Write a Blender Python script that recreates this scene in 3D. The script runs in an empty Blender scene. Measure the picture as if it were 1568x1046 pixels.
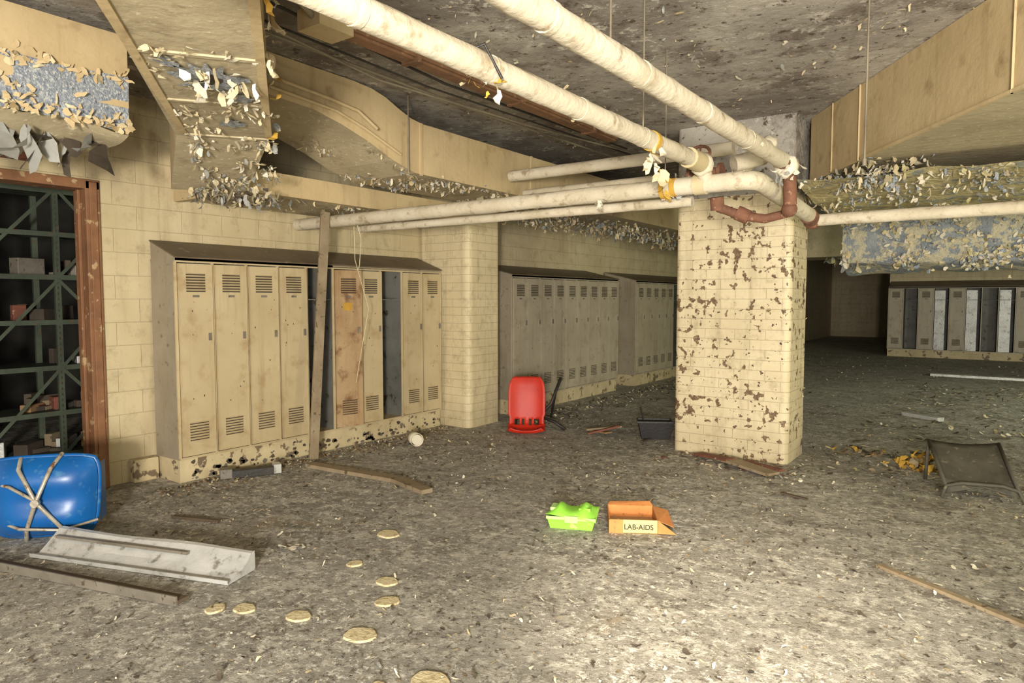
import bpy, math, random
from mathutils import Vector, Matrix, Euler, noise
random.seed(7)
R=random.Random(11)
SC=bpy.context.scene
COL=bpy.context.collection

# ------------------------------------------------------------------ materials
def srgb(r,g,b):
    def c(x):
        x/=255.0
        return x/12.92 if x<=0.04045 else ((x+0.055)/1.055)**2.4
    return (c(r),c(g),c(b),1)

class NT:
    def __init__(s,name):
        s.m=bpy.data.materials.new(name); s.m.use_nodes=True
        s.t=s.m.node_tree; s.t.nodes.clear()
        s.out=s.n('ShaderNodeOutputMaterial'); s.b=s.n('ShaderNodeBsdfPrincipled')
        s.l(s.b.outputs[0],s.out.inputs[0])
        s.tc=s.n('ShaderNodeTexCoord')
    def n(s,k,**kw):
        x=s.t.nodes.new(k)
        for a,b in kw.items(): setattr(x,a,b)
        return x
    def l(s,a,b): s.t.links.new(a,b)
    def noise(s,scale,detail=6,rough=.6,vec=None,dist=0):
        x=s.n('ShaderNodeTexNoise'); x.inputs['Scale'].default_value=scale
        x.inputs['Detail'].default_value=detail; x.inputs['Roughness'].default_value=rough
        x.inputs['Distortion'].default_value=dist
        s.l(vec or s.tc.outputs['Object'],x.inputs['Vector']); return x.outputs['Fac']
    def stretched(s,x,y,z):
        m=s.n('ShaderNodeMapping'); m.inputs['Scale'].default_value=(x,y,z)
        s.l(s.tc.outputs['Object'],m.inputs['Vector']); return m.outputs[0]
    def ramp(s,fac,a,b):
        x=s.n('ShaderNodeMapRange'); x.inputs['From Min'].default_value=a; x.inputs['From Max'].default_value=b
        s.l(fac,x.inputs['Value']); return x.outputs[0]
    def mix(s,fac,a,b):
        x=s.n('ShaderNodeMix',data_type='RGBA')
        if isinstance(fac,float): x.inputs[0].default_value=fac
        else: s.l(fac,x.inputs[0])
        for i,c in ((6,a),(7,b)):
            if isinstance(c,tuple): x.inputs[i].default_value=c
            else: s.l(c,x.inputs[i])
        return x.outputs[2]
    def math(s,op,a,b):
        x=s.n('ShaderNodeMath',operation=op)
        for i,c in ((0,a),(1,b)):
            if isinstance(c,(int,float)): x.inputs[i].default_value=c
            else: s.l(c,x.inputs[i])
        return x.outputs[0]
    def bump(s,h,strength=.4,dist=.01):
        x=s.n('ShaderNodeBump'); x.inputs['Strength'].default_value=strength; x.inputs['Distance'].default_value=dist
        s.l(h,x.inputs['Height']); s.l(x.outputs[0],s.b.inputs['Normal'])
    def col(s,c):
        if isinstance(c,tuple): s.b.inputs['Base Color'].default_value=c
        else: s.l(c,s.b.inputs['Base Color'])
    def fin(s,rough=.7,metal=0):
        s.b.inputs['Roughness'].default_value=rough; s.b.inputs['Metallic'].default_value=metal
        return s.m

def grimy(name,c1,c2,c3=None,s1=2.0,s2=18.0,th=(.6,.66),rough=.7,metal=0,bs=30,bst=.3,bd=.01,streak=None,stain=None):
    t=NT(name)
    c=t.mix(t.ramp(t.noise(s1,8,.65),.35,.68),c1,c2)
    if c3: c=t.mix(t.ramp(t.noise(s2,6,.6),*th),c,c3)
    if streak: c=t.mix(t.math('MULTIPLY',t.ramp(t.noise(1,7,.65,t.stretched(14,14,.9)),.54,.74),.6),c,streak)
    if stain: c=t.mix(t.math('MULTIPLY',t.ramp(t.noise(5,9,.75),.54,.7),.7),c,stain)
    t.col(c); t.bump(t.noise(bs,5),bst,bd)
    return t.fin(rough,metal)

def brickmat(name,c1,c2,peel=None,amount=.8,bw=.3,rh=.1,grime=srgb(146,130,98)):
    t=NT(name)
    sx=t.n('ShaderNodeSeparateXYZ'); t.l(t.tc.outputs['Object'],sx.inputs[0])
    cx=t.n('ShaderNodeCombineXYZ'); t.l(t.math('ADD',sx.outputs[0],sx.outputs[1]),cx.inputs[0]); t.l(sx.outputs[2],cx.inputs[1])
    b=t.n('ShaderNodeTexBrick'); t.l(cx.outputs[0],b.inputs['Vector'])
    b.inputs['Scale'].default_value=1; b.inputs['Mortar Size'].default_value=.0035; b.inputs['Mortar Smooth'].default_value=.6
    b.inputs['Brick Width'].default_value=bw; b.inputs['Row Height'].default_value=rh
    b.inputs['Color1'].default_value=(0,0,0,1); b.inputs['Color2'].default_value=(1,1,1,1); b.inputs['Mortar'].default_value=(.3,.3,.3,1)
    mort=b.outputs['Fac']; rnd=b.outputs['Color']
    c=t.mix(t.ramp(t.noise(1.7,7),.35,.7),c1,c2)
    c=t.mix(t.math('MULTIPLY',t.ramp(t.noise(7,9,.75),.52,.74),.75),c,grime)
    c=t.mix(t.math('MULTIPLY',t.ramp(t.noise(1,7,.65,t.stretched(9,9,.7)),.5,.75),.5),c,grime)
    c=t.mix(t.math('MULTIPLY',t.ramp(sx.outputs[2],.4,.0),.3),c,grime)
    c=t.mix(t.math('MULTIPLY',mort,.4),c,srgb(140,125,95))
    h=t.math('MULTIPLY',mort,-1.0)
    if peel:
        n2=t.noise(13,4,.55); n3=t.noise(1.3,3)
        k=t.math('ADD',t.math('ADD',t.math('MULTIPLY',rnd,.14),n2),t.math('MULTIPLY',n3,.5))
        msk=t.ramp(k,amount,amount+.012)
        c=t.mix(msk,c,t.mix(t.ramp(t.noise(40),.4,.6),peel,srgb(134,108,76)))
        h=t.math('SUBTRACT',h,t.math('MULTIPLY',msk,2.0))
    h=t.math('ADD',h,t.math('MULTIPLY',t.noise(25),.5))
    t.col(c); t.bump(h,.6,.006)
    return t.fin(.6)

M={}
M['wall']=brickmat('painted_block_wall',srgb(202,187,152),srgb(186,170,134),None,bw=.4,rh=.2)
M['pil']=brickmat('painted_brick_pilaster',srgb(216,200,162),srgb(202,186,148),None)
M['pillar']=brickmat('painted_brick_pillar',srgb(220,205,170),srgb(204,188,152),srgb(92,72,54),amount=.915)
M['locker']=grimy('locker_paint',srgb(192,175,140),srgb(176,158,122),srgb(160,136,98),s1=1.5,s2=6,th=(.55,.8),rough=.5,bs=60,bst=.05,streak=srgb(154,132,98))
M['lockerg']=grimy('locker_paint_grey',srgb(176,165,144),srgb(160,149,128),srgb(142,128,104),s1=1.5,s2=6,th=(.55,.8),rough=.5,bs=60,bst=.05,streak=srgb(132,118,92))
M['lockrust']=grimy('locker_paint_rusty',srgb(172,146,110),srgb(154,124,88),srgb(122,88,58),s1=3,s2=7,th=(.54,.68),rough=.6,streak=srgb(120,86,58))
M['lockside']=grimy('locker_side_paint',srgb(158,148,128),srgb(140,128,108),srgb(112,100,80),s1=2,s2=12,th=(.6,.7),rough=.5,streak=srgb(112,100,80))
M['hood']=grimy('locker_hood',srgb(112,97,79),srgb(86,73,58),srgb(140,124,100),s1=2,s2=14,th=(.6,.7),rough=.5)
M['slot']=grimy('dark_slot',srgb(68,55,39),srgb(50,41,30),rough=.8)
M['inner']=grimy('locker_interior',srgb(116,114,106),srgb(88,86,80),srgb(60,50,38),s2=8,rough=.6)
M['plinth']=grimy('painted_plinth',srgb(200,184,148),srgb(174,158,122),srgb(112,96,76),s1=3,s2=9,th=(.56,.6),rough=.7)
M['duct']=grimy('duct_canvas_paint',srgb(196,176,136),srgb(178,157,117),srgb(150,126,88),s1=1.2,s2=5,th=(.57,.78),rough=.8,bs=14,bst=.4,streak=srgb(156,132,94))
M['ductu']=grimy('duct_underside_paint',srgb(184,171,140),srgb(156,143,114),srgb(206,196,170),s1=1.5,s2=22,th=(.6,.68),rough=.8,bs=14,bst=.6,stain=srgb(124,106,80))
M['foil']=grimy('torn_blue_foil',srgb(150,154,156),srgb(120,128,134),srgb(188,180,152),s1=6,s2=7,th=(.49,.53),rough=.5,bs=26,bst=1,bd=.03)
M['foilb']=grimy('foil_facing_blue',srgb(144,150,158),srgb(110,121,134),srgb(182,184,182),s1=20,s2=60,th=(.5,.6),rough=.45,bs=40,bst=1,bd=.02)
M['foily']=grimy('insulation_yellow',srgb(192,180,132),srgb(154,142,104),srgb(140,142,132),s1=4,s2=8,th=(.52,.6),rough=.7,bs=16,bst=.9,bd=.03)
M['flake']=grimy('peeling_paint_cream',srgb(208,194,160),srgb(184,167,128),rough=.8)
M['flakew']=grimy('peeling_paint_white',srgb(218,210,190),srgb(196,186,162),rough=.8)
M['flakeg']=grimy('peeling_foil_grey',srgb(152,152,146),srgb(118,118,112),rough=.5)
M['flaked']=grimy('debris_dark',srgb(84,73,60),srgb(56,49,40),rough=.9)
M['yell']=grimy('yellow_fibreglass',srgb(198,158,64),srgb(170,130,48),rough=.9)
M['pipe']=grimy('pipe_insulation_white',srgb(206,196,174),srgb(184,172,146),srgb(150,134,106),s1=3,s2=10,th=(.56,.72),rough=.85,bs=22,bst=.7,stain=srgb(146,128,100))
M['rust']=grimy('rusty_iron',srgb(124,82,60),srgb(90,60,44),srgb(150,114,88),s1=9,s2=25,rough=.8)
M['brownp']=grimy('brown_rusted_channel',srgb(136,100,72),srgb(100,72,50),srgb(150,122,90),s1=5,rough=.7)
M['wire']=grimy('dark_cable',srgb(60,54,46),srgb(40,36,30),rough=.7)
M['rod']=grimy('steel_rod',srgb(140,130,110),srgb(100,90,74),rough=.5)
M['wood']=grimy('old_wood',srgb(150,134,108),srgb(120,104,80),srgb(90,76,56),s1=4,s2=20,rough=.8)
M['woodd']=grimy('dark_wood',srgb(96,82,64),srgb(72,60,46),rough=.85)
M['panel']=grimy('dark_grey_sheet',srgb(84,80,68),srgb(62,58,48),srgb(104,96,78),s1=4,rough=.7)
M['jamb']=grimy('rusted_door_frame',srgb(140,98,66),srgb(112,76,50),srgb(172,146,108),s1=4,s2=10,th=(.6,.64),rough=.7)
M['shelf']=grimy('green_shelf_metal',srgb(74,84,68),srgb(54,62,50),srgb(84,70,50),s1=3,rough=.6)
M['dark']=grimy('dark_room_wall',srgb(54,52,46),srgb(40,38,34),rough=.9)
M['red']=grimy('red_plastic',srgb(200,46,26),srgb(186,40,22),srgb(150,40,26),s1=4,s2=16,th=(.62,.7),rough=.5,bst=.05)
M['blue']=grimy('blue_plastic',srgb(16,94,164),srgb(14,80,146),srgb(60,116,162),s1=4,s2=16,th=(.58,.7),rough=.35,bst=.05)
M['chrome']=grimy('tarnished_chrome',srgb(196,190,176),srgb(150,138,118),srgb(120,84,56),s1=9,s2=14,th=(.58,.66),rough=.35,metal=.4)
M['black']=grimy('black_metal',srgb(46,42,38),srgb(34,30,28),rough=.5)
M['green']=grimy('lime_plastic',srgb(150,214,74),srgb(132,200,60),srgb(176,226,110),s1=6,rough=.45,bst=.1)
M['greenl']=grimy('pale_green_plastic',srgb(190,228,150),srgb(170,216,120),rough=.4)
M['orange']=grimy('orange_cardboard',srgb(206,140,80),srgb(188,120,64),srgb(164,108,62),s1=6,rough=.8)
M['cardy']=grimy('yellow_cardboard',srgb(232,208,138),srgb(218,192,120),rough=.8)
M['cardin']=grimy('cardboard_inside',srgb(160,128,88),srgb(136,106,72),rough=.9)
M['white']=grimy('white_enamel',srgb(196,196,192),srgb(170,170,166),srgb(124,120,112),s1=5,s2=10,th=(.58,.68),rough=.35,metal=.15,stain=srgb(140,132,116))
M['greym']=grimy('grey_steel',srgb(126,120,108),srgb(98,92,82),srgb(80,66,50),s1=4,rough=.5)
M['tan']=grimy('tan_foam',srgb(222,208,170),srgb(204,188,146),srgb(178,162,122),s1=14,s2=30,th=(.52,.62),rough=.95,bs=60,bst=.8)
M['redb']=grimy('red_brown_board',srgb(128,74,56),srgb(100,60,46),srgb(150,130,108),s1=5,rough=.8)

def floormat():
    t=NT('worn_concrete_floor')
    c=t.mix(t.ramp(t.noise(.55,6,.6),.35,.65),srgb(166,162,152),srgb(138,134,124))
    c=t.mix(t.math('MULTIPLY',t.ramp(t.noise(2.2,9,.75),.5,.62),.8),c,srgb(114,108,96))
    c=t.mix(t.math('MULTIPLY',t.ramp(t.noise(4.5,10,.85,dist=.4),.5,.57),.85),c,srgb(196,192,180))
    c=t.mix(t.math('MULTIPLY',t.ramp(t.noise(1.1,6,.7,dist=.5),.6,.7),.6),c,srgb(154,136,106))
    big=t.ramp(t.noise(.9,4,.6),.38,.6)
    sp=t.math('MULTIPLY',t.ramp(t.noise(16,10,.85),.53,.57),t.math('ADD',t.math('MULTIPLY',big,.6),.4))
    c=t.mix(sp,c,srgb(236,232,220))
    c=t.mix(t.math('MULTIPLY',t.ramp(t.noise(20,10,.85,dist=.3),.465,.42),.85),c,srgb(80,72,60))
    t.col(c)
    t.bump(t.math('ADD',t.noise(30,8,.7),t.math('MULTIPLY',t.noise(6,5),.8)),.9,.016)
    return t.fin(.85)
M['floor']=floormat()
def ceilmat():
    t=NT('peeling_concrete_ceiling')
    c=t.mix(t.ramp(t.noise(.5,6,.6,dist=.6),.42,.58),srgb(136,129,120),srgb(186,180,168))
    c=t.mix(t.math('MULTIPLY',t.ramp(t.noise(2.0,9,.75),.5,.6),.8),c,srgb(112,101,90))
    c=t.mix(t.math('MULTIPLY',t.ramp(t.noise(7,9,.8),.56,.6),.8),c,srgb(208,203,190))
    c=t.mix(t.ramp(t.noise(11,8,.75),.43,.38),c,srgb(86,72,58))
    t.col(c); t.bump(t.noise(9,8,.7),.9,.03)
    return t.fin(.85)
M['ceil']=ceilmat()

# ------------------------------------------------------------------ builder
class B:
    def __init__(s,T=None):
        s.v=[];s.f=[];s.mi=[];s.sm=[];s.mats=[];s.T=T or Matrix()
    def add(s,vs,fs,mat,smooth=False,T=None):
        m=M[mat]
        if m not in s.mats: s.mats.append(m)
        k=s.mats.index(m); o=len(s.v)
        X=s.T@T if T is not None else s.T
        s.v+=[X@Vector(v) for v in vs]
        for f in fs:
            s.f.append([i+o for i in f]); s.mi.append(k); s.sm.append(smooth)
    def box(s,x0,y0,z0,x1,y1,z1,mat,T=None):
        v=[(x0,y0,z0),(x1,y0,z0),(x1,y1,z0),(x0,y1,z0),(x0,y0,z1),(x1,y0,z1),(x1,y1,z1),(x0,y1,z1)]
        s.add(v,[(0,3,2,1),(4,5,6,7),(0,1,5,4),(1,2,6,5),(2,3,7,6),(3,0,4,7)],mat,False,T)
    def beam(s,p0,p1,w,h,mat,roll=0):
        p0=Vector(p0);p1=Vector(p1);d=p1-p0;L=d.length
        T=Matrix.Translation(p0)@d.to_track_quat('X','Z').to_matrix().to_4x4()@Matrix.Rotation(roll,4,'X')
        s.box(0,-w/2,-h/2,L,w/2,h/2,mat,T)
    def cyl(s,p0,p1,r0,mat,r1=None,seg=16,caps=True):
        p0=Vector(p0);p1=Vector(p1);r1=r0 if r1 is None else r1
        q=(p1-p0).to_track_quat('Z','Y')
        vs=[];n=seg
        for p,r in((p0,r0),(p1,r1)):
            for i in range(n):
                a=2*math.pi*i/n; vs.append(p+q@Vector((r*math.cos(a),r*math.sin(a),0)))
        s.add(vs,[(i,(i+1)%n,n+(i+1)%n,n+i) for i in range(n)],mat,True)
        if caps: s.add(vs,[tuple(range(n-1,-1,-1)),tuple(range(n,2*n))],mat)
    def path(s,pts,r,mat,seg=12,lump=0,step=None,caps=True):
        P=[Vector(p) for p in pts]
        if step:
            Q=[P[0]]
            for a,b in zip(P,P[1:]):
                n=max(1,int((b-a).length/step))
                for i in range(1,n+1): Q.append(a.lerp(b,i/n))
            P=Q
        vs=[];prev=None
        for i,p in enumerate(P):
            d=(P[min(i+1,len(P)-1)]-P[max(i-1,0)]).normalized()
            if prev is None:
                u=d.orthogonal().normalized()
            else:
                u=(prev-d*prev.dot(d)).normalized()
            prev=u; w=d.cross(u)
            for k in range(seg):
                a=2*math.pi*k/seg
                rr=r*(1+lump*noise.noise(Vector((p.x*6+k*.8,p.y*6,p.z*6))))
                vs.append(p+(u*math.cos(a)+w*math.sin(a))*rr)
        fs=[]
        for i in range(len(P)-1):
            for k in range(seg):
                fs.append((i*seg+k,i*seg+(k+1)%seg,(i+1)*seg+(k+1)%seg,(i+1)*seg+k))
        s.add(vs,fs,mat,True)
        if caps:
            n=len(vs); s.add(vs,[tuple(range(seg-1,-1,-1)),tuple(range(n-seg,n))],mat)
    def ball(s,c,r,mat,sx=1,sy=1,sz=1,n=12,lump=0):
        vs=[];c=Vector(c)
        for i in range(n//2+1):
            th=math.pi*i/(n//2)
            for k in range(n):
                a=2*math.pi*k/n
                d=Vector((math.sin(th)*math.cos(a),math.sin(th)*math.sin(a),math.cos(th)))
                q=1+lump*noise.noise(d*2+c*5)
                vs.append(c+Vector((d.x*sx,d.y*sy,d.z*sz))*r*q)
        fs=[(i*n+k,(i+1)*n+k,(i+1)*n+(k+1)%n,i*n+(k+1)%n) for i in range(n//2) for k in range(n)]
        s.add(vs,fs,mat,True)
    def prism(s,poly,z0,z1,mat,matu=None):
        n=len(poly)
        f0=(lambda p:z0) if not callable(z0) else z0
        f1=(lambda p:z1) if not callable(z1) else z1
        vs=[(p[0],p[1],f0(p)) for p in poly]+[(p[0],p[1],f1(p)) for p in poly]
        s.add(vs,[tuple(range(n,2*n))]+[(i,(i+1)%n,n+(i+1)%n,n+i) for i in range(n)],mat)
        s.add(vs,[tuple(range(n-1,-1,-1))],matu or mat)
    def sheet(s,nu,nv,fn,mat,skip=None,smooth=True):
        vs=[fn(i/nu,j/nv) for j in range(nv+1) for i in range(nu+1)]
        fs=[(j*(nu+1)+i,j*(nu+1)+i+1,(j+1)*(nu+1)+i+1,(j+1)*(nu+1)+i) for j in range(nv) for i in range(nu) if not(skip and skip(i,j))]
        s.add(vs,fs,mat,smooth)
    def flake(s,c,size,mat,hang=0,flat=False,cling=None):
        n=3; L=size*R.uniform(.5,1.6); W=size*R.uniform(.35,1.0); curl=R.uniform(-2.4,2.4)
        if flat: m=Euler((R.uniform(-.25,.25),R.uniform(-.25,.25),R.uniform(0,6.28))).to_matrix(); curl*=.3
        elif cling is not None:
            q=Vector(cling).to_track_quat('Z','Y').to_matrix()
            m=q@Euler((0,0,R.uniform(0,6.28))).to_matrix()@Euler((0,-R.uniform(.05,.8),0)).to_matrix(); curl=-abs(curl)*R.choice((.6,.9,-.4))
        elif hang: m=Euler((0,0,R.uniform(0,6.28))).to_matrix()@Euler((R.uniform(-.5,.5),R.uniform(math.pi/2-.8,math.pi/2+.6),R.uniform(-.6,.6)),'XYZ').to_matrix()
        else: m=Euler((R.uniform(0,6.28),R.uniform(0,6.28),R.uniform(0,6.28))).to_matrix()
        x=z=0;a=0;vs=[]
        for i in range(n+1):
            w=W*(R.uniform(.5,1.0))*(1 if 0<i<n else .55)
            j=R.uniform(-.25,.25)*W
            vs.append(Vector((x+R.uniform(-.1,.1)*L,-w/2+j,z))); vs.append(Vector((x+R.uniform(-.1,.1)*L,w/2+j,z)))
            a+=curl/n; x+=L/n*math.cos(a); z+=L/n*math.sin(a)
        vs=[m@v+Vector(c) for v in vs]
        if flat:
            lo=min(v.z for v in vs)
            vs=[v+Vector((0,0,.003-lo)) for v in vs]
        elif s.zmax is not None:
            vs=[Vector((v.x,v.y,min(v.z,s.zmax))) for v in vs]
        s.add(vs,[(2*i,2*i+2,2*i+3,2*i+1) for i in range(n)],mat)
    zmax=None
    def build(s,name,bevel=0,solid=0,parent=None):
        me=bpy.data.meshes.new(name); me.from_pydata([tuple(v) for v in s.v],[],s.f)
        for m in s.mats: me.materials.append(m)
        me.polygons.foreach_set('material_index',s.mi); me.polygons.foreach_set('use_smooth',s.sm)
        me.update()
        o=bpy.data.objects.new(name,me); COL.objects.link(o)
        if solid:
            q=o.modifiers.new('solid','SOLIDIFY'); q.thickness=solid; q.offset=0
        if bevel:
            q=o.modifiers.new('bevel','BEVEL'); q.width=bevel; q.segments=2; q.limit_method='ANGLE'; q.angle_limit=math.radians(40)
        if parent: o.parent=parent
        return o
def RZ(x,y,z,deg): return Matrix.Translation((x,y,z))@Matrix.Rotation(math.radians(deg),4,'Z')
DN=(0,0,-1)

# ------------------------------------------------------------------ room shell
CE=3.35; CT=CE-.004; WX=-6.18
b=B(); b.box(-10.5,-3.5,-.2,9,32.5,0,'floor'); b.build('floor')
b=B(); b.box(-10.5,-3.5,CE,9,32.5,CE+.2,'ceil'); b.build('ceiling')
b=B(); b.zmax=CT
for _ in range(1700):
    x=R.uniform(-4.2,.8);y=R.uniform(1.4,7.5)
    k=noise.noise(Vector((x*1.3,y*1.3,4)))
    if k<.1 and R.random()<.85: continue
    b.flake((x,y,CT),R.choice((.015,.02,.03,.045)),R.choice(['flake','flakew','flakeg']),cling=DN)
b.build('peeling_paint_flakes')
b=B()
b.box(WX-.18,-3.5,0,WX,1.2,CE,'wall'); b.box(WX-.18,2.62,0,WX,32.2,CE,'wall'); b.box(WX-.18,1.2,2.52,WX,2.62,CE,'wall')
b.build('wall_left')
b=B(); b.box(WX-.18,32.2,0,9,32.5,CE,'wall'); b.build('wall_far')
b=B(); b.box(8.8,-3.5,0,9,32.2,CE,'wall'); b.build('wall_right')
b=B(); b.box(-2.75,22.32,0,8.8,22.5,CE,'wall'); b.build('wall_partition')
b=B()
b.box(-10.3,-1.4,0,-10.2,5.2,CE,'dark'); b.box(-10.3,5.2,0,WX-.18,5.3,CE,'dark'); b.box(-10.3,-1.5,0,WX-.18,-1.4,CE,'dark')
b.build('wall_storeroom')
b=B()
for y0,y1 in((2.56,2.67),(1.15,1.26)):
    b.box(WX-.2,y0,0,WX+.03,y1,2.57,'jamb')
b.box(WX-.2,1.15,2.50,WX+.03,2.67,2.58,'jamb')
b.box(WX-.1,2.535,0,WX-.06,2.56,2.5,'jamb')
b.box(WX+.03,2.585,0,WX+.045,2.645,2.56,'jamb')
b.build('door_frame',bevel=.006)

# ------------------------------------------------------------------ pillar and pilaster
def pill(x0,y0,x1,y1,mat,r=.06,segs=((0,CT),)):
    pts=[]
    for cx,cy,a0 in((x1-r,y0+r,-90),(x1-r,y1-r,0),(x0+r,y1-r,90),(x0+r,y0+r,180)):
        for k in range(6):
            a=math.radians(a0+90*k/5); pts.append((cx+r*math.cos(a),cy+r*math.sin(a)))
    b=B()
    for s_ in segs: b.prism(pts,s_[0],s_[1],s_[2] if len(s_)>2 else mat)
    return b
b=pill(-2.83,6.85,-1.67,7.5,'pillar',segs=((0,2.62),(2.62,CT,'ceil')))
for _ in range(260):
    z=R.choice((R.gauss(.9,.35),R.uniform(.1,2.5)))
    if not .03<z<2.5: continue
    if R.random()<.75: b.flake((R.uniform(-2.78,-1.72),6.848,z),.022,R.choice(['flake','pillar','woodd']),cling=(0,-1,0))
    else: b.flake((-1.668,R.uniform(6.9,7.45),z),.022,R.choice(['flake','pillar']),cling=(1,0,0))
b.build('brick_pillar')
pill(-6.17,6.50,-5.34,7.15,'pil',.08).build('brick_pilaster')

# ------------------------------------------------------------------ lockers
def lockers(name,T,n,w,missing=(),ajar={},rusty=(),pl='locker',depth=.41,h=1.95,side='lockside',white=()):
    b=B(T); W=n*w; z0=.2
    b.box(0,.02,0,W,depth,z0,'plinth')
    b.box(0,.0,z0,W,depth,z0+.02,pl)
    b.box(0,.0,h-.035,W,.02,h,pl)
    b.box(-.004,.0,h-.02,W+.004,depth,h,side)
    y0,y1=-.02,depth-.005; zt=h+.16
    b.add([(-.01,y0,h),(W+.01,y0,h),(W+.01,y1,zt),(-.01,y1,zt),(-.01,y0,h+.012),(W+.01,y0,h+.012),(W+.01,y1,zt+.012),(-.01,y1,zt+.012)],
          [(0,3,2,1),(4,5,6,7),(0,1,5,4),(1,2,6,5),(2,3,7,6),(3,0,4,7)],'hood')
    for x in(0,W): b.add([(x,y0,h),(x,y1,h),(x,y1,zt)],[(0,1,2)],side)
    b.box(0,depth-.02,z0,W,depth-.01,h,'inner')
    for k in range(n+1):
        x=k*w; m=side if k in(0,n) else 'inner'
        b.box(x-.006,.004,z0,x+.006,depth-.01,h-.02,m)
        b.box(x-.012,-.002,z0+.02,x+.012,.012,h-.03,pl)
    for k in range(n):
        x=k*w
        b.box(x+.01,.03,h-.36,x+w-.01,depth-.03,h-.35,'inner')
        if k in white:
            b.box(x+.02,.1,z0+.02,x+w-.1,.13,h-.1,'white')
        if k in missing: continue
        dm='lockrust' if k in rusty else pl
        a=ajar.get(k,R.uniform(0,.8))
        D=Matrix.Translation((x+.014,-.004,0))@Matrix.Rotation(math.radians(-a),4,'Z')
        dw=w-.028
        b.box(0,-.016,z0+.03,dw,0,h-.045,dm,D)
        b.box(.0,-.019,z0+.03,.006,-.016,h-.045,dm,D); b.box(dw-.006,-.019,z0+.03,dw,-.016,h-.045,dm,D)
        for zc in(h-.21,z0+.24):
            for q in range(7):
                zz=zc+(q-3)*.024
                b.box(dw*.22,-.0185,zz-.007,dw*.78,-.0155,zz+.004,'slot',D)
                b.add([(dw*.22,-.016,zz+.012),(dw*.78,-.016,zz+.012),(dw*.78,-.026,zz+.003),(dw*.22,-.026,zz+.003)],[(0,1,2,3)],dm,False,D)
        b.box(dw*.80,-.021,1.20,dw*.93,-.016,1.33,dm,D)
        b.box(dw*.835,-.036,1.235,dw*.895,-.02,1.30,'greym',D)
        b.box(dw*.40,-.0175,h-.335,dw*.60,-.016,h-.315,'greym',D)
        if k in rusty: b.box(dw*.3,-.020,1.48,dw*.62,-.017,1.56,'yell',D)
        for _ in range(6):
            xx=R.uniform(.1,.85)*dw; zz=R.uniform(.5,1.6); s=R.uniform(.003,.009)
            b.box(xx,-.0172,zz,xx+s,-.016,zz+s*2,'slot',D)
    return b
TL=lambda y:Matrix.Translation((-5.76,y,0))@Matrix.Rotation(math.radians(90),4,'Z')
b=lockers('l',TL(3.08),10,.3375,missing=(4,7),ajar={5:14,6:3},rusty=(5,),h=1.95)
for _ in range(110):
    y=R.uniform(0,3.3); z=abs(R.gauss(0,.07))+.01
    if z>.18: continue
    n=7; r=R.uniform(.008,.03); vs=[(y+r*1.3*R.uniform(.5,1.1)*math.cos(6.283*k/n),.0185,max(.002,min(.196,z+r*R.uniform(.5,1.1)*math.sin(6.283*k/n)))) for k in range(n)]
    b.add(vs,[tuple(range(n))],R.choice(['woodd','flaked','greym']))
b.build('locker_bank')
TR=lambda y:Matrix.Translation((-5.5,y,0))@Matrix.Rotation(math.radians(90),4,'Z')
lockers('l',TR(7.63),9,.349,pl='lockerg',depth=.65,h=1.93).build('locker_bank')
lockers('l',TR(11.5),12,.34,pl='lockerg',depth=.65,h=1.93,missing=(5,)).build('locker_bank')
lockers('l',Matrix.Translation((-2.7,21.8,0)),14,.36,pl='lockerg',depth=.5,h=1.93,missing=(1,3,5,6,7,9,11),white=(3,5,7,9)).build('locker_bank')
b=B(); b.box(WX+.002,2.84,0,WX+.09,3.06,.2,'plinth'); b.build('baseboard_left',bevel=.01)

# ------------------------------------------------------------------ ducts
prof=[(3.0,3.05),(3.4,3.03),(3.68,2.97),(3.95,2.89),(4.22,2.785),(4.5,2.715),(18,2.67)]
tops=[(18,3.14),(4.6,3.16),(4.45,3.18),(4.3,3.23),(4.15,3.29),(4.0,3.325),(3.8,3.34),(3.0,3.345)]
ring=prof+tops; n=len(ring)
b=B()
vs=[(-4.3,y,z) for y,z in ring]+[(-5.12,y,z) for y,z in ring]
b.add(vs,[tuple(range(n)),tuple(range(n,2*n))]+[(i,n+i,n+i+1,i+1) for i in range(len(prof)-1,n-1)]+[(n-1,2*n-1,n,0)],'duct')
b.add(vs,[(i,n+i,n+i+1,i+1) for i in range(len(prof)-1)],'ductu')
for y in(4.55,6.3,8.2,10.5):
    b.box(-4.3,y,2.70,-4.285,y+.03,3.16,'duct')
b.path([(-4.28,3.0,3.1),(-4.28,3.6,3.06),(-4.28,3.9,2.98),(-4.28,4.3,2.84)],.012,'duct')
MX=['flake','flakew','ductu','ductu','duct']
def zlow(y):
    for (a,za),(c,zc) in zip(prof,prof[1:]):
        if a<=y<=c: return za+(zc-za)*(y-a)/(c-a)
    return 2.7
def clump(x,y):return noise.noise(Vector((x*2.5,y*2.5,8)))
for _ in range(1700):
    x=R.uniform(-5.1,-4.32);y=R.uniform(3.6,6.2)
    if clump(x,y)<-.02: continue
    b.flake((x,y,zlow(y)),.045,R.choice(MX+['flakew','foilb']),cling=DN)
for _ in range(3000):
    x=R.uniform(-5.1,-4.3);y=R.uniform(6.5,15)
    if clump(x,y)<-.1: continue
    h=R.random()<.5
    b.flake((x,y,2.68-R.uniform(0,.16)),.055,R.choice(MX+['flakeg','foilb']),hang=h,cling=None if h else DN)
b.build('air_duct')
b=B(); b.box(-6.16,3.35,2.50,-5.2,6.35,2.695,'ductu'); b.box(-5.2,3.35,2.5,-5.17,6.35,2.69,'duct')
b.box(-6.16,3.30,2.48,-5.17,3.35,2.9,'duct')
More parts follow.
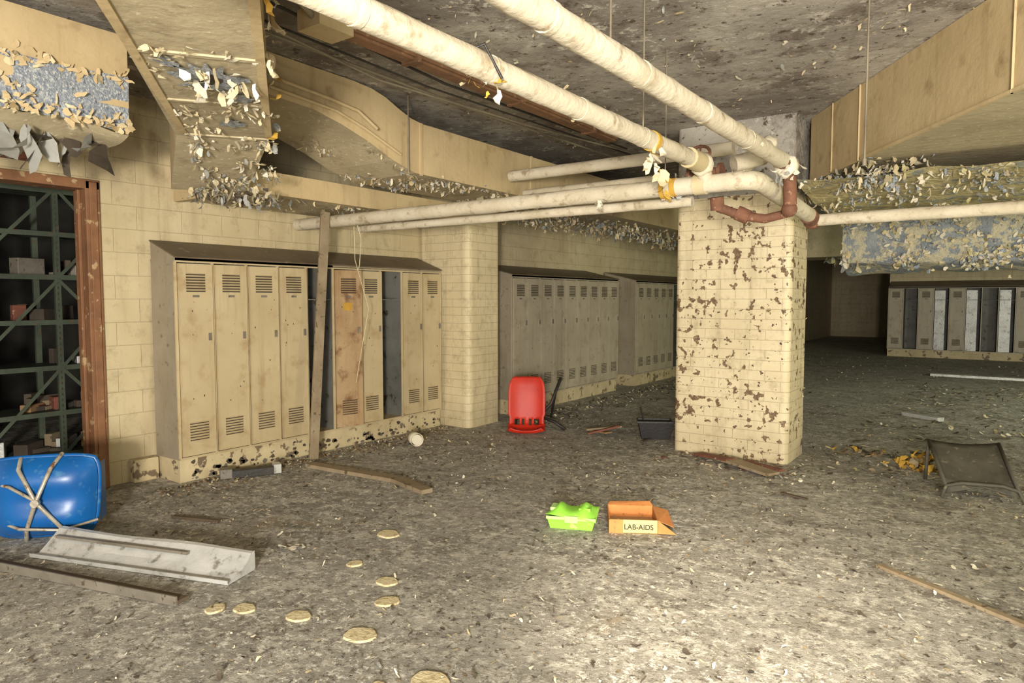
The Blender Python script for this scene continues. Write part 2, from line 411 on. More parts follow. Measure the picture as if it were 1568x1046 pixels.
for _ in range(400): b.flake((R.uniform(-6.1,-5.2),R.uniform(3.3,6.3),2.50),.045,R.choice(['flake','ductu','flakeg']),cling=DN)
b.build('air_duct')
# diagonal duct overhead
b=B(); b.zmax=CT
b.prism([(-1.0,.61),(-4.01,2.80),(-4.33,2.35),(-1.45,.34)],2.64,3.345,'duct','ductu')
zb=lambda p:2.64 if p[0]>-4.5 else 2.46
b.prism([(-4.01,2.80),(-5.0,3.28),(-5.35,2.85),(-4.33,2.35)],zb,lambda p:2.95,'duct','ductu')
d=Vector((-.809,.588,0)); nrm=Vector((.588,.809,0))
o0=Vector((-1.22,.47,0))
for s_ in(2.0,2.75,3.55):
    c=o0+d*s_
    b.beam(c-nrm*.25+Vector((0,0,2.636)),c+nrm*.25+Vector((0,0,2.636)),.03,.010,'ductu')
for sgn in(-1,1):
    b.beam(o0+nrm*.25*sgn+Vector((0,0,2.636)),o0+d*3.5+nrm*.25*sgn+Vector((0,0,2.636)),.04,.012,'duct')
def tear(c,rx,n,mt):
    vs=[]
    for k in range(n):
        a=2*math.pi*k/n; q=R.uniform(.55,1.15); vs.append(c+d*rx*1.4*q*math.cos(a)+nrm*rx*q*math.sin(a))
    b.add(vs,[tuple(range(n))],mt)
tear(o0+d*2.32+nrm*.02+Vector((0,0,2.628)),.17,30,'foilb')
tear(o0+d*2.3+nrm*.02+Vector((0,0,2.626)),.06,14,'slot')
tear(o0+d*2.6+nrm*.15+Vector((0,0,2.628)),.06,14,'foilb')
tear(o0+d*2.1-nrm*.14+Vector((0,0,2.628)),.06,14,'foilb')
tear(o0+d*3.15+nrm*.05+Vector((0,0,2.628)),.08,18,'foilb')
for _ in range(40):
    a=R.uniform(0,6.28); q=R.uniform(.06,.20); c=o0+d*(2.32+1.3*q*math.cos(a))+nrm*(.02+q*math.sin(a)); b.flake((c.x,c.y,2.62),.06,R.choice(['flake','flakew']),hang=1)
for _ in range(420):
    s_=R.uniform(1.9,3.6); t_=R.uniform(-.24,.24)
    if noise.noise(Vector((s_*3,t_*3,1)))<.05: continue
    c=o0+d*s_+nrm*t_; b.flake((c.x,c.y,2.628),.038,R.choice(['flake','flakew','ductu']),cling=DN)
for _ in range(420):
    s_=R.uniform(3.5,4.75); t_=R.uniform(-.26,.3)
    c=o0+d*s_+nrm*t_; z=2.63-(s_-3.6)*.16
    if noise.noise(Vector((s_*3,t_*3,5)))<-.02: continue
    h=R.random()<.35
    b.flake((c.x,c.y,min(2.63,z)-.01),.045,R.choice(['flake','flakew','ductu','flakeg']),hang=h,cling=None if h else DN)
for _ in range(150):
    s_=R.uniform(4.45,4.9); c=o0+d*s_+nrm*R.uniform(-.35,.3)
    b.flake((c.x,c.y,2.46-R.uniform(0,.08)),.06,R.choice(['flake','ductu','flaked','flakeg']),hang=1)
for _ in range(50):
    s_=R.uniform(.8,3.6); c=o0+d*s_+nrm*.29
    b.flake((c.x,c.y,R.uniform(2.62,3.2)),.06,R.choice(['flakew','flake','yell','foil','flake']),hang=1)
b.build('air_duct')
# left duct over the doorway
b=B(); b.box(-5.5,-2.2,2.82,-4.62,2.2,3.27,'duct')
def lowface(u,v):
    y=-2.2+4.4*u; z=3.0-.32*v-.03*noise.noise(Vector((y*2,v*2,0)))
    return (-4.61+.02*noise.noise(Vector((y*5,v*3,2)))-.02*v,y,z)
b.sheet(60,8,lowface,'foilb')
def under(u,v):
    y=-2.2+4.4*u; return (-4.63-.9*v,y,2.68-.10*math.sin(v*3.1)+.06*noise.noise(Vector((y*3,v*3,1))))
b.sheet(60,14,under,'ductu')
for _ in range(620):
    y=R.uniform(-.5,2.2); z=R.choice((R.uniform(2.68,2.98),R.gauss(2.99,.025),R.gauss(2.7,.025)))
    if 2.73<z<2.95 and noise.noise(Vector((y*4,z*5,3)))<.05: continue
    b.flake((-4.60,y,z),.05,R.choice(['flake','duct','duct']),cling=(1,0,-.2))
for _ in range(34):
    y=R.uniform(0.6,2.2); b.flake((-4.68-R.uniform(0,.3),y,2.62),.2,R.choice(['flakeg','ductu','flakeg','flaked']),hang=1)
b.build('air_duct')
b=B(); b.box(WX+.004,1.85,2.66,WX+.12,2.2,2.8,'redb'); b.build('exit_sign_box',bevel=.01)

# big duct on the right
b=B()
poly=[(-1.6,7.17),(-.167,4.98),(1.6,2.25),(5.5,2.25),(5.5,7.17)]
b.prism(poly,2.73,3.345,'duct','ductu')
e=Vector((1.43,-2.19,0)).normalized(); pn=Vector((-.837,-.547,0))
for s_ in(.52,1.05,2.9):
    c=Vector((-1.6,7.17,0))+e*s_+pn*.008
    b.beam(c+Vector((0,0,2.73)),c+Vector((0,0,3.34)),.03,.012,'duct')
b.beam(Vector((-1.6,7.17,2.74))+e*1.1+pn*.01,Vector((-1.6,7.17,2.74))+e*5+pn*.01,.02,.02,'duct')
for _ in range(620):
    s_=R.uniform(0,1.3); c=Vector((-1.6,7.17,2.72))+e*s_+pn*R.uniform(-.5,.04)-Vector((0,0,R.uniform(-.02,.17)))
    b.flake(c,.055,R.choice(['flake','flakew','foily','ductu','foilb']),hang=1)
b.build('air_duct')
b=B()
def sag(u,v):
    x=-1.5+6*u; y=6.25+2.6*v
    return (x,y,2.60-.12*math.sin(min(1,v*1.2)*3.0)+.06*noise.noise(Vector((x*2.5,y*2.5,3))))
b.sheet(70,30,sag,'foily')
for _ in range(4600):
    x=R.uniform(-1.5,4.4); v=R.random()**1.5
    if clump(x,v*2.6)<-.15: continue
    h=R.random()<.4
    b.flake(Vector(sag((x+1.5)/6,v))-Vector((0,0,R.uniform(0,.03))),.045,R.choice(['flake','flakew','flakew','foily','flakeg','foilb']),hang=h,cling=None if h else DN)
b.build('torn_duct_insulation')
# foil duct further back
b=B(); b.box(-1.7,9.5,2.35,6,10.5,3.0,'foil')
def bl(u,v):
    x=-1.7+7.7*u
    if v<.5: return (x,9.42+.05*noise.noise(Vector((x*3,v*3,0))),2.55-1.0*v*(.9+.4*noise.noise(Vector((x*1.6,0,5)))))
    w=(v-.5)*2; return (x,9.42+1.1*w,2.05+.06*noise.noise(Vector((x*2,w*3,9)))-.12*math.sin(w*3.1))
b.sheet(90,20,bl,'foil')
for _ in range(2400):
    x=R.uniform(-1.7,5.5); z=R.choice((R.uniform(2.0,2.55),R.gauss(2.06,.05)))
    if clump(x,z*1.5)<-.1: continue
    b.flake((x,9.38,z),.055,R.choice(['flake','flakew','foily','foilb']),cling=(0,-1,-.2))
for _ in range(300):
    x=R.uniform(-1.7,5.5); b.flake((x,9.38+R.uniform(0,.4),2.06),.10,R.choice(['flake','foil','flakeg','foily']),hang=1)
b.build('foil_insulated_duct')
b=B(); b.box(-4.0,15,2.45,6,16.2,3.1,'ductu')
for _ in range(700): b.flake((R.uniform(-3,5),R.uniform(14.9,16.2),2.42),.12,R.choice(['flake','foily','flakeg']),hang=1)
b.build('air_duct')

# ------------------------------------------------------------------ pipes
PR=.052
b=B()
b.path([(-1.70,-.6,2.51),(-1.70,4.35,2.51)],PR,'pipe',16,.14,.08)
b.path([(-1.24,-.6,2.51),(-1.24,4.75,2.51)],PR,'pipe',16,.14,.08)
for y in(1.9,2.6,3.3,4.0):
    b.cyl((-1.24,y,2.51),(-1.24,y+.03,2.51),PR+.003,'pipe'); b.cyl((-1.70,y-.4,2.51),(-1.70,y-.37,2.51),PR+.003,'pipe')
b.path([(-1.24,4.75,2.51),(-1.24,4.88,2.49),(-1.24,4.97,2.42),(-1.24,5.0,2.25)],.045,'rust',14)
b.ball((-1.24,4.86,2.49),.075,'flakew',lump=.4)
b.path([(-6.15,4.63,2.385),(-1.53,4.63,2.385)],.06,'pipe',16,.12,.08)
pts=[(-1.55,4.63,2.385)]+[(-1.5+.12*math.sin(a),4.75-.12*math.cos(a),2.385) for a in(0.3,.6,.9,1.2,1.57)]+[(-1.38,6.2,2.30)]
b.path(pts,.062,'pipe',16,.08)
b.path([(-5.5,4.90,2.325),(-1.9,4.90,2.315)],.038,'pipe',14,.14,.08)
b.path([(-1.38,6.3,2.27),(6,6.3,2.27)],.05,'pipe',14,.15,.08)
b.cyl((-1.38,6.15,2.30),(-1.38,6.36,2.27),.07,'rust'); b.ball((-1.38,6.3,2.27),.075,'rust')
b.path([(-4.2,5.8,2.86),(-1.9,5.8,2.86)],.055,'pipe',14,.1,.08)
b.path([(-4.2,6.05,2.72),(-2.6,6.05,2.72)],.035,'pipe',12,.1,.08)
b.cyl((-1.70,4.3,2.51),(-1.70,4.5,2.51),.066,'flake'); b.ball((-1.70,4.55,2.5),.075,'pipe',lump=.3)
b.cyl((-1.70,4.55,2.52),(-1.70,4.63,2.38),.05,'pipe')
b.cyl((-1.78,4.63,2.385),(-1.70,4.63,2.385),.07,'flake'); b.cyl((-1.95,4.63,2.385),(-1.91,4.63,2.385),.066,'yell')
b.cyl((-2.02,4.62,2.375),(-1.99,4.62,2.375),.067,'yell')
b.ball((-1.80,4.88,2.50),.07,'rust',lump=.3); b.cyl((-1.92,4.88,2.50),(-1.68,4.88,2.50),.04,'rust')
for x in(-1.92,-1.70): b.cyl((x,4.88,2.50),(x+.025,4.88,2.50),.068,'rust')
b.cyl((-1.80,4.88,2.5),(-1.78,4.72,2.60),.022,'rust')
wc=Vector((-1.78,4.71,2.61)); q=Vector((.12,-.85,.5)).to_track_quat('Z','Y')
b.path([wc+q@Vector((.07*math.cos(a*math.pi/8),.07*math.sin(a*math.pi/8),0)) for a in range(17)],.011,'rust',8)
for a in range(4): b.cyl(wc,wc+q@Vector((.07*math.cos(a*math.pi/2),.07*math.sin(a*math.pi/2),0)),.007,'rust',seg=8)
b.cyl((-1.62,4.95,2.56),(-1.45,5.1,2.62),.06,'pipe'); b.cyl((-1.60,5.0,2.5),(-1.60,5.8,2.86),.05,'pipe')
b.ball((-1.60,5.75,2.84),.07,'pipe',lump=.3)
b.path([(-1.72,4.92,2.26),(-1.55,5.0,2.19),(-1.42,5.05,2.17),(-1.30,5.1,2.2),(-1.24,5.0,2.27)],.033,'rust',12)
b.cyl((-1.60,4.98,2.22),(-1.52,5.0,2.18),.052,'rust'); b.ball((-1.25,5.02,2.22),.055,'rust'); b.cyl((-1.72,4.9,2.33),(-1.72,4.92,2.24),.048,'rust')
def rag(c,n,s,ms):
    for _ in range(n):
        b.flake(Vector(c)+Vector((R.gauss(0,.035),R.gauss(0,.04),R.gauss(0,.035))),s,R.choice(ms),hang=1)
rag((-1.98,4.6,2.36),9,.06,['yell','yell','flakew']); rag((-1.70,2.2,2.46),12,.045,['flakew','flake','yell'])
rag((-1.70,3.75,2.42),14,.07,['flakew','flake','yell']); rag((-1.95,4.8,2.42),22,.06,['flakew','flake','flakeg'])
rag((-1.22,4.8,2.45),18,.06,['flakew','flakeg']); rag((-2.5,4.6,2.32),5,.07,['flakew'])
b.path([(-1.77,2.05,2.52),(-1.66,2.12,2.575),(-1.635,2.2,2.46)],.006,'black',8)
b.cyl((-1.70,3.72,2.51),(-1.70,3.76,2.51),.059,'yell')
for i in range(26):   # torn lagging edges along the pipes
    y=R.uniform(1.3,4.6); x=R.choice((-1.70,-1.24)); a=R.uniform(0,6.28)
    b.flake((x+PR*math.cos(a),y,2.51+PR*math.sin(a)),.03,R.choice(['flake','pipe']),cling=(math.cos(a),0,math.sin(a)))
b.cyl((-1.70,3.62,2.45),(-1.70,3.62,CT),.005,'rod',seg=6)
b.cyl((-1.24,2.35,2.45),(-1.24,2.35,CT),.005,'rod',seg=6)
b.cyl((-2.0,4.63,2.38),(-2.0,4.63,CT),.005,'rod',seg=6)
b.build('heating_pipes')
b=B(); b.cyl((-.71,4.52,2.40),(-.71,4.52,CT),.006,'rod',seg=6); b.cyl((-.71,4.52,2.38),(-.71,4.52,2.42),.012,'rod',seg=8)
b.cyl((-4.24,4.35,2.7),(-4.24,4.35,CT),.006,'rod',seg=6); b.build('hanger_rods')
b=B()
b.beam((-3.30,2.8,3.20),(-3.30,6.3,3.20),.10,.035,'brownp'); b.beam((-3.24,2.8,3.23),(-3.24,6.3,3.23),.02,.06,'brownp'); b.beam((-3.36,2.8,3.23),(-3.36,6.3,3.23),.02,.06,'brownp')
b.box(-3.42,2.6,3.16,-3.22,2.85,3.28,'duct')
for y in(3.4,4.6,5.8): b.box(-3.37,y,3.17,-3.22,y+.04,CT,'brownp')
b.path([(-3.05,1.6,3.30),(-3.08,4,3.28),(-3.1,7.5,3.31)],.012,'rod',8)
b.path([(-3.45,2.0,3.3),(-3.5,4,3.22),(-3.48,7,3.26)],.01,'wire',8)
b.path([(-3.7,1.2,3.31),(-3.7,4,3.24),(-3.65,8,3.3)],.008,'wire',8)
b.path([(-3.55,2.3,3.2),(-3.6,3.4,3.12),(-3.56,5.2,3.16),(-3.5,7.2,3.25)],.009,'rod',8)
b.path([(-3.9,2.6,3.3),(-3.9,5,3.27),(-3.85,9,3.3)],.012,'rod',8)
b.path([(-2.6,1.55,3.2),(-3.3,2.62,3.22)],.02,'rod',8)
b.build('cable_channel')
b=B(); b.path([(-4.24,2.95,3.16),(-4.23,3.5,3.12),(-4.2,3.75,3.08),(-4.2,3.95,2.98)],.014,'duct',8); b.build('conduit')

b=B(); b.path([(-5.3,4.66,2.32),(-5.45,4.8,2.0),(-5.42,4.95,1.5),(-5.5,4.9,1.0),(-5.55,4.88,.72)],.004,'flake',8)
b.path([(-5.3,4.66,2.46),(-5.22,4.68,2.2),(-5.36,4.78,1.95),(-5.4,4.8,1.9)],.004,'flake',8)
b.build('hanging_cord')
b=B(); b.beam((-5.48,4.26,.03),(-5.56,4.52,2.47),.095,.03,'wood',roll=1.1); b.build('leaning_plank',bevel=.004)

# ------------------------------------------------------------------ storeroom shelving
b=B()
X0,X1=-7.75,-7.25
ys=[.3,1.2,2.0,2.75,3.5,4.4]
for y in ys:
    for x in(X0,X1):
        b.box(x,y-.025,0,x+.004,y+.025,2.75,'shelf'); b.box(x-.03,y-.025,0,x+.0,y-.021,2.75,'shelf')
    for k in range(50):
        b.box(X1+.0045,y-.006,.05+k*.053,X1+.005,y+.006,.075+k*.053,'slot')
for z in(.12,.52,.95,1.38,1.80,2.2,2.6):
    b.box(X0,ys[0],z,X1,ys[-1],z+.02,'shelf'); b.box(X1-.003,ys[0],z-.02,X1+.008,ys[-1],z+.025,'shelf')
for k,(a,c) in enumerate(zip(ys,ys[1:])):
    for z in(.12,.95,1.8):
        b.beam((X1+.012,a,z),(X1+.012,c,z+.83),.03,.003,'shelf',1.57)
        if k%2: b.beam((X1+.016,a,z+.83),(X1+.016,c,z),.03,.003,'shelf',1.57)
b.build('metal_shelving')
b=B()
for _ in range(130):
    z=R.choice((.141,.541,.541,.971,1.401,1.821))
    y=R.uniform(.4,4.2); x=R.uniform(-7.6,-7.4); s=R.uniform(.04,.13)
    T=RZ(x,y,z,R.uniform(0,90))
    b.box(-s/2,-s,0,s/2,s,R.uniform(.03,.16),R.choice(['white','cardin','redb','greym','flaked','flaked','wood']),T)
for _ in range(60):
    s=R.uniform(.04,.14); T=RZ(R.uniform(-7.1,-6.5),R.uniform(1.4,3.0),0,R.uniform(0,90))
    b.box(0,0,0,s,s*1.3,s*.6,R.choice(['white','cardin','redb','greym','flaked','wood']),T)
b.build('shelf_clutter',bevel=.006)
b=B(); b.path([(-7.18,2.02,1.66),(-7.17,2.12,1.50),(-7.16,2.2,1.32)],.02,'yell',6)
b.box(-7.2,1.98,1.66,-7.17,2.2,1.69,'yell'); b.build('caution_tape')

# ------------------------------------------------------------------ props
T=RZ(-4.72,6.85,0,33)
b=B(T)
pr=[(-.34,.055),(-.31,.02),(-.24,.008),(-.12,.012),(-.02,.03),(.03,.07),(.05,.13),(.06,.22),(.075,.34),(.095,.46),(.12,.57),(.15,.64)]
def rc(u,v):
    k=v*(len(pr)-1); i=min(int(k),len(pr)-2); t=k-i
    y=pr[i][0]*(1-t)+pr[i+1][0]*t; z=pr[i][1]*(1-t)+pr[i+1][1]*t
    s=2*u-1; w=.225
    if v>.8: w*=math.sqrt(max(0.05,1-((v-.8)/.22)**2*.55))
    if v<.15: w*=math.sqrt(max(.1,1-((.15-v)/.17)**2*.5))
    if .4<v<.6: w*=.93
    edge=abs(s)**3
    return (s*w,y-edge*.05*(1 if v>.45 else 0),z+edge*.035*(1 if v<=.45 else 0))
b.sheet(14,33,rc,'red',skip=lambda i,j:(14<=j<=17 and i in(2,3,5,8,10,11)))
for x in(-.14,.14):
    b.path([(x,-.2,.012),(x,.05,.03),(x+.02,.14,.2),(x+.05,.2,.3)],.011,'black',8)
b.path([(.12,.12,.12),(.30,.18,.30),(.42,.2,.62)],.016,'black',8)
b.path([(.14,.1,.16),(.34,.02,.10),(.47,-.03,.015)],.016,'black',8)
b.path([(.42,.2,.62),(.36,.3,.45),(.3,.34,.1)],.013,'black',8)
b.build('red_plastic_chair',solid=.007)
# blue chair lying on its side
T=RZ(-5.16,1.83,0,52)
b=B(T)
def bc(u,v):
    s=2*u-1;t=2*v-1
    x=.31*s*math.sqrt(1-.2*t*t*t*t)*(1.0+.06*t); z=.285+.265*t*math.sqrt(1-.16*s**4)
    y=-.13*(1-abs(s)**4)*(1-abs(t)**4)+.035*math.exp(-(t*3.2)**2)*(1-s*s)
    return (x,y-.02*z,z)
b.sheet(26,22,bc,'blue')
def rim():
    pts=[]
    for k in range(60):
        a=k/60*4
        if a<1: q=(a,0)
        elif a<2: q=(1,a-1)
        elif a<3: q=(3-a,1)
        else: q=(0,4-a)
        pts.append(Vector(bc(*q))+Vector((0,.03,0)))
    return pts+[pts[0]]
b.path(rim(),.018,'blue',8,caps=False)
b.sheet(6,14,lambda u,v:(-.31-.03*u,.03+.22*u,.08+.42*v),'blue'); b.sheet(6,14,lambda u,v:(.31+.0*u,.03+.16*u,.08+.40*v),'blue')
b.path([(-.13,.0,.55),(-.10,-.13,.50),(.0,-.165,.29),(.14,-.13,.09),(.17,-.03,.02)],.013,'chrome',8)
b.path([(.11,.0,.57),(.08,-.13,.50),(-.0,-.175,.29),(-.07,-.13,.10),(-.10,-.05,.015)],.013,'chrome',8)
b.path([(-.31,-.0,.40),(-.15,-.15,.40),(.0,-.17,.30)],.010,'chrome',8)
b.path([(-.31,-.0,.16),(-.1,-.15,.12),(.14,-.14,.09),(.31,-.02,.11)],.010,'chrome',8)
b.cyl((0,-.19,.29),(0,-.155,.29),.025,'chrome')
b.path([(.17,-.03,.02),(.2,.2,.03),(.1,.42,.015)],.013,'chrome',8)
b.build('blue_plastic_chair')
# fallen sheet-metal light reflector: shallow open trough
A=Vector((-4.86,1.64,0)); C=Vector((-3.48,2.12,0)); dx=(C-A).normalized(); dy=Vector((-dx.y,dx.x,0)); L=(C-A).length
T=Matrix(((dx.x,dy.x,0,A.x),(dx.y,dy.y,0,A.y),(0,0,1,0),(0,0,0,1)))
b=B(T)
sec=[(-.02,.03),(-.015,.006),(.04,.008),(.10,.045),(.19,.115),(.215,.12),(.22,.095)]
b.sheet(12,len(sec)-1,lambda u,v:(L*u,sec[round(v*(len(sec)-1))][0],sec[round(v*(len(sec)-1))][1]+.006*math.sin(u*9+v*2)*(1 if v>.4 else 0)),'white',smooth=False)
b.sheet(1,1,lambda u,v:(L*u,.222,.10-.095*v),'greym')
b.add([(L,-.015,.006),(L,.22,.006),(L,.215,.12),(L,.10,.045)],[(0,1,2,3)],'white')
b.box(.05,.12,.085,L-.4,.14,.10,'greym')
b.build('fluorescent_light_fixture',solid=.004)
b=B(); b.beam((-4.98,1.42,.02),(-3.46,1.84,.02),.07,.02,'woodd'); b.beam((-4.96,1.38,.03),(-3.45,1.80,.03),.01,.05,'greym'); b.build('metal_angle_strip')
b=B(); b.beam((-5.62,3.38,.035),(-5.40,3.80,.035),.10,.07,'black'); b.beam((-5.63,3.36,.05),(-5.58,3.45,.05),.115,.085,'greym'); b.beam((-5.42,3.76,.05),(-5.39,3.82,.05),.115,.085,'white')
b.build('light_ballast_box',bevel=.006)
T=RZ(-2.44,4.12,0,22)
b=B(T)
def tub(x0,y0,x1,y1,z0,z1,mat):
    o=[(x0,y0),(x1,y0),(x1,y1),(x0,y1)]
    cx,cy=(x0+x1)/2,(y0+y1)/2
    def sc(p,k,z): return (cx+(p[0]-cx)*k,cy+(p[1]-cy)*k,z)
    r=[[sc(p,k,z) for p in o] for k,z in((.86,z0),(1,z1),(.93,z1),(.82,z0+.012))]
    vs=sum(r,[]); fs=[]
    for a in range(3):
        for i in range(4): fs.append((a*4+i,a*4+(i+1)%4,a*4+4+(i+1)%4,a*4+4+i))
    fs+=[(3,2,1,0),(12,13,14,15)]
    b.add(vs,fs,mat)
tub(-.17,-.10,.17,.10,0,.085,'green')
def lid(u,v):
    s=2*u-1;t=2*v-1
    return (.175*s,.01+.125*t,.088+.03*(1-s**4)*(1-t**4)+.045*math.exp(-((abs(s)-.5)*5)**2)*(1-t*t)+.02*s*t)
b.sheet(20,14,lid,'green',smooth=True)
b.box(-.172,-.108,.07,.172,-.1,.09,'greenl')
b.box(-.04,-.118,.055,.05,-.104,.10,'greenl'); b.box(-.15,-.06,.118,-.07,.05,.138,'greenl'); b.box(.05,-.05,.12,.13,.06,.14,'green')
b.build('green_plastic_container',bevel=.008,solid=.003)
# open cardboard tray
E=bpy.data.objects.new('cardboard_box',None); COL.objects.link(E); E.matrix_world=RZ(-2.10,4.36,0,30)
b=B()
w,dp,h=.165,.17,.095
b.box(-w,-dp,0,w,dp,.006,'cardin')
b.box(-w,-dp,.0,w,-dp+.005,h,'cardy'); b.box(-w,dp-.005,0,w,dp,h,'orange'); b.box(-w,-dp,0,-w+.005,dp,h,'orange'); b.box(w-.005,-dp,0,w,dp,h,'orange')
b.box(-w,-dp-.002,0,-.07,-dp-.001,h,'orange')
b.box(-w+.006,-dp+.007,.007,w-.006,dp-.007,.012,'cardin')
b.add([(w,-dp,h),(w,dp,h),(w+.10,dp-.03,h-.02),(w+.11,-dp+.02,h-.05)],[(0,1,2,3)],'orange')
b.add([(-w,dp,h),(w,dp,h),(w-.02,dp+.05,h+.02),(-w+.02,dp+.05,h+.01)],[(0,1,2,3)],'orange')
b.add([(w+.002,-dp,h),(w+.002,-dp,0.005),(w+.12,-dp-.03,.012)],[(0,1,2)],'orange')
b.build('open_tray',solid=.003,parent=E)
tx=bpy.data.curves.new('label_text','FONT'); tx.body='LAB-AIDS'; tx.size=.052; tx.extrude=.0005; tx.offset=.001
to=bpy.data.objects.new('label_text',tx); COL.objects.link(to); to.parent=E; to.data.materials.append(M['black'])
to.location=(-.065,-dp-.0035,.03); to.rotation_euler=(math.pi/2,0,0); to.scale=(.92,1,1)
def plank(name,p0,p1,w,h,mat,z=0):
    b=B(); b.beam((p0[0],p0[1],z+h/2),(p1[0],p1[1],z+h/2),w,h,mat); return b.build(name,bevel=.003)
b=B()
pts=[(-5.36,4.12),(-4.9,4.16),(-4.3,4.22),(-3.82,4.10)]
for a,c in zip(pts,pts[1:]): b.beam((a[0],a[1],.02),(c[0],c[1],.02),.11,.035,'wood')
b.build('wood_plank')
plank('wood_plank',(-4.90,2.55),(-4.53,2.69),.035,.02,'woodd')
plank('wood_plank',(-.57,4.54),(.7,3.76),.045,.02,'wood')
plank('wood_plank',(-1.25,16.75),(.9,16.7),.22,.05,'white')
plank('wood_plank',(-1.1,10.8),(-.65,10.5),.12,.05,'white')
b=B(); b.beam((-2.50,6.70,.03),(-2.1,6.50,.06),.12,.02,'redb'); b.beam((-2.15,6.55,.05),(-1.65,6.30,.03),.16,.025,'wood'); b.beam((-2.0,6.66,.03),(-1.6,6.4,.05),.06,.02,'redb')
for _ in range(140): b.flake((R.uniform(-2.8,-1.4),R.uniform(6.2,6.78),.0),.045,R.choice(['flake','flaked','redb','wood','flakew']),flat=True)
b.build('broken_boards')
b=B(RZ(-5.22,5.42,.07,-30)); b.cyl((-.12,0,0),(.08,0,0),.066,'flakew',r1=.07,seg=20,caps=False); b.cyl((-.12,0,0),(-.118,0,0),.066,'flakew',seg=20); b.cyl((.0,0,0),(.078,0,0),.055,'flakew',seg=20)
b.build('paper_roll',solid=.003)
b=B(RZ(-3.26,7.35,0,30))
vs=[]
for k,z in((.8,0),(1,.2),(.94,.2),(.76,.01)):
    for p in((-.2,-.15),(.2,-.15),(.2,.15),(-.2,.15)): vs.append((p[0]*k,p[1]*k,z))
fs=[]
for a in range(3):
    for i in range(4): fs.append((a*4+i,a*4+(i+1)%4,a*4+4+(i+1)%4,a*4+4+i))
fs+=[(3,2,1,0),(12,13,14,15)]
b.add(vs,fs,'black'); b.beam((-.1,0,.05),(-.16,.1,.34),.015,.015,'black')
b.box(-.22,-.17,.19,.22,-.145,.215,'black')
b.build('black_plastic_tub',bevel=.01)
b=B(RZ(-3.72,7.15,0,10)); b.beam((-.3,0,.05),(.1,.1,.1),.07,.02,'wood'); b.beam((-.25,-.1,.02),(.1,.0,.12),.04,.02,'redb'); b.beam((-.3,.1,.03),(.0,-.1,.05),.1,.015,'cardin'); b.build('wood_scraps')
# overturned desk on the right
b=B(RZ(-.13,6.75,0,18)@Matrix.Scale(.82,4))
b.sheet(10,8,lambda u,v:(-.36+.62*u,-.2+.6*v,.13+.32*v-.03*math.sin(u*3.14)),'panel')
b.sheet(10,4,lambda u,v:(-.36+.62*u,-.2-.03*v,.13-.09*v*(1-math.sin(u*3.14))**.5),'panel')
b.path([(-.40,-.28,.015),(-.36,-.24,.12),(-.22,-.22,.15),(.12,-.24,.15),(.24,-.28,.12),(.28,-.32,.015)],.012,'panel',8)
b.path([(-.36,-.24,.12),(-.37,.38,.45)],.012,'panel',8); b.path([(.24,-.28,.12),(.27,.38,.45)],.012,'panel',8)
b.path([(-.37,.38,.45),(-.38,.42,.015)],.012,'panel',8); b.path([(.27,.38,.45),(.28,.42,.015)],.012,'panel',8)
b.build('overturned_desk',solid=.010)
b=B()
for _ in range(60): b.flake((-.62+R.gauss(0,.14),7.5+R.gauss(0,.16),R.uniform(.0,.08)),.11,R.choice(['yell','yell','yell','wood']),hang=0)
for _ in range(30): b.flake((-1.25+R.uniform(-.2,.3),7.8+R.gauss(0,.12),.0),.1,R.choice(['yell','wood','flake']),flat=True)
b.build('fibreglass_scraps')
b=B()
for x,y,r in((-3.36,3.22,.075),(-2.79,2.66,.06),(-2.84,2.10,.06),(-2.44,2.15,.075),(-3.14,1.99,.055),(-3.26,1.90,.05),(-3.14,2.73,.045),(-1.90,2.05,.08),(-2.60,2.48,.06),(-2.05,1.9,.03)):
    n=20; ph=R.uniform(0,6); top=[];bot=[];mid=[]
    for k in range(n):
        a=2*math.pi*k/n; q=r*(1+.10*math.sin(2*a+ph)+.05*math.sin(5*a)+R.uniform(-.03,.03))
        bot.append((x+q*math.cos(a),y+q*math.sin(a),0)); mid.append((x+q*math.cos(a),y+q*math.sin(a),.007)); top.append((x+q*.95*math.cos(a),y+q*.95*math.sin(a),.010))
    b.add(bot+mid,[(k,(k+1)%n,n+(k+1)%n,n+k) for k in range(n)],'tan'); b.add(mid+top,[(k,(k+1)%n,n+(k+1)%n,n+k) for k in range(n)],'tan'); b.add(top,[tuple(range(n))],'tan')
b.build('foam_discs')
b=B()
for _ in range(8): b.flake((-3.68+R.gauss(0,.05),2.68+R.gauss(0,.04),0),.07,R.choice(['flakew','flakew','flakeg']),flat=True)
b.build('crumpled_foil')
b=B()
def blocked(x,y): return (-2.85<x<-1.65 and 6.8<y<7.55) or x<-5.72 or (x<-5.3 and 6.4<y)
cnt=0
while cnt<18000:
    if R.random()<.65: x=R.uniform(-5.7,2.5); y=R.uniform(.8,8)
    else: x=R.uniform(-5.4,5); y=R.uniform(5,21)
    if blocked(x,y): continue
    dns=noise.noise(Vector((x*.8,y*.8,0)))
    if dns<-.1 and R.random()<.7: continue
    b.flake((x,y,0),R.choice((.005,.007,.009,.012,.015,.02,.026))*(1+.05*y),R.choice(['flake','flakew','flakew','flaked','flakeg','flaked','wood']),flat=True); cnt+=1
for _ in range(1300):
    y=R.uniform(2.8,6.4); b.flake((-5.70+abs(R.gauss(0,.18)),y,0),.028,R.choice(['flake','flaked','wood','cardin','flakew']),flat=True)
for _ in range(900):
    y=R.uniform(7.3,14); b.flake((-5.25+abs(R.gauss(0,.35)),y,0),.05,R.choice(['flake','flaked','flakew','flakeg']),flat=True)
for _ in range(1300):
    x=R.uniform(-1.4,3.5);y=R.uniform(6.5,15); b.flake((x,y,0),.06,R.choice(['flake','flaked','flakew','foily','wood','flaked']),flat=True)
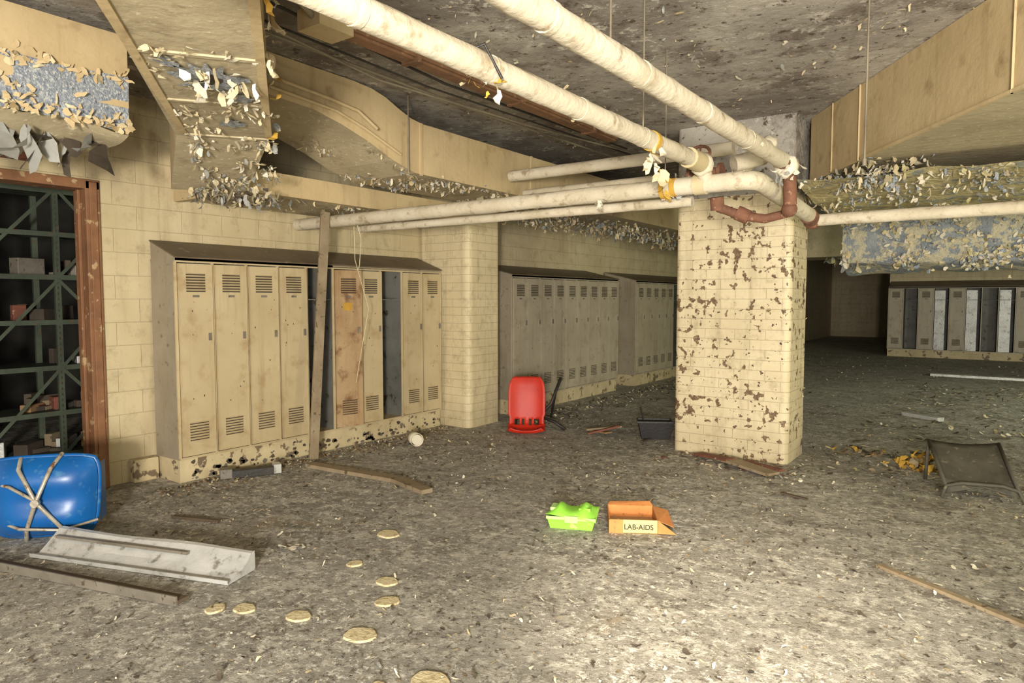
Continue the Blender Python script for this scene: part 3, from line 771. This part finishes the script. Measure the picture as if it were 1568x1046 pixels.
for _ in range(20):
    x=R.uniform(-5,3);y=R.uniform(5.5,13)
    if blocked(x,y) or (-3<x<-1.4 and y<8): continue
    a=R.uniform(0,3.1); L=R.uniform(.12,.4); b.beam((x,y,.012),(x+L*math.cos(a),y+L*math.sin(a),.012),.03,.012,R.choice(['wood','woodd','flaked']))
b.build('floor_litter')

# ------------------------------------------------------------------ lights, world, camera
def area(name,loc,to,sx,sy,e,col):
    l=bpy.data.lights.new(name,'AREA'); l.shape='RECTANGLE'; l.size=sx; l.size_y=sy; l.energy=e; l.color=col
    o=bpy.data.objects.new(name,l); COL.objects.link(o); o.location=loc
    o.rotation_euler=(Vector(to)-Vector(loc)).to_track_quat('-Z','Y').to_euler(); return o
area('work_light',(1.2,-2.4,1.5),(-3.4,6,1.6),.5,.5,600,(1,.92,.79))
area('wide_fill_light',(2.6,-3.2,1.0),(-2,7,2.4),3,1.6,500,(1,.97,.92))  # added soft fill from behind the camera to even the fall-off, no actual lamp
def spot(name,loc,to,ang,e,col,blend=.9,rad=.05):
    l=bpy.data.lights.new(name,'SPOT'); l.energy=e; l.color=col; l.spot_size=math.radians(ang); l.spot_blend=blend; l.shadow_soft_size=rad
    o=bpy.data.objects.new(name,l); COL.objects.link(o); o.location=loc
    o.rotation_euler=(Vector(to)-Vector(loc)).to_track_quat('-Z','Y').to_euler()
spot('flashlight',(.3,.6,2.2),(-.95,3.3,0),42,1100,(1,.88,.70),1.0)
area('far_fill_light',(4.5,11,2.0),(-2,17,1.2),1,1,190,(.95,1,.75))  # added greenish fill to lift the far lockers, not a lamp of the room
area('side_work_light',(4.2,5.2,1.2),(.5,7.6,2.6),.5,.5,110,(1,1,.68))
w=bpy.data.worlds.new('w'); SC.world=w; w.use_nodes=True
w.node_tree.nodes['Background'].inputs[0].default_value=(1,.98,.94,1); w.node_tree.nodes['Background'].inputs[1].default_value=.5

yaw=math.radians(35.8); p=math.atan(65/1050)
f=Vector((-math.sin(yaw)*math.cos(p), math.cos(yaw)*math.cos(p), -math.sin(p)))
cam=bpy.data.cameras.new('camera'); co=bpy.data.objects.new('camera',cam); COL.objects.link(co)
co.location=(0,0,1.6); co.rotation_euler=f.to_track_quat('-Z','Y').to_euler()
cam.sensor_width=36; cam.lens=36*1050/1568; cam.clip_start=.05
SC.camera=co
SC.view_settings.view_transform='Standard'
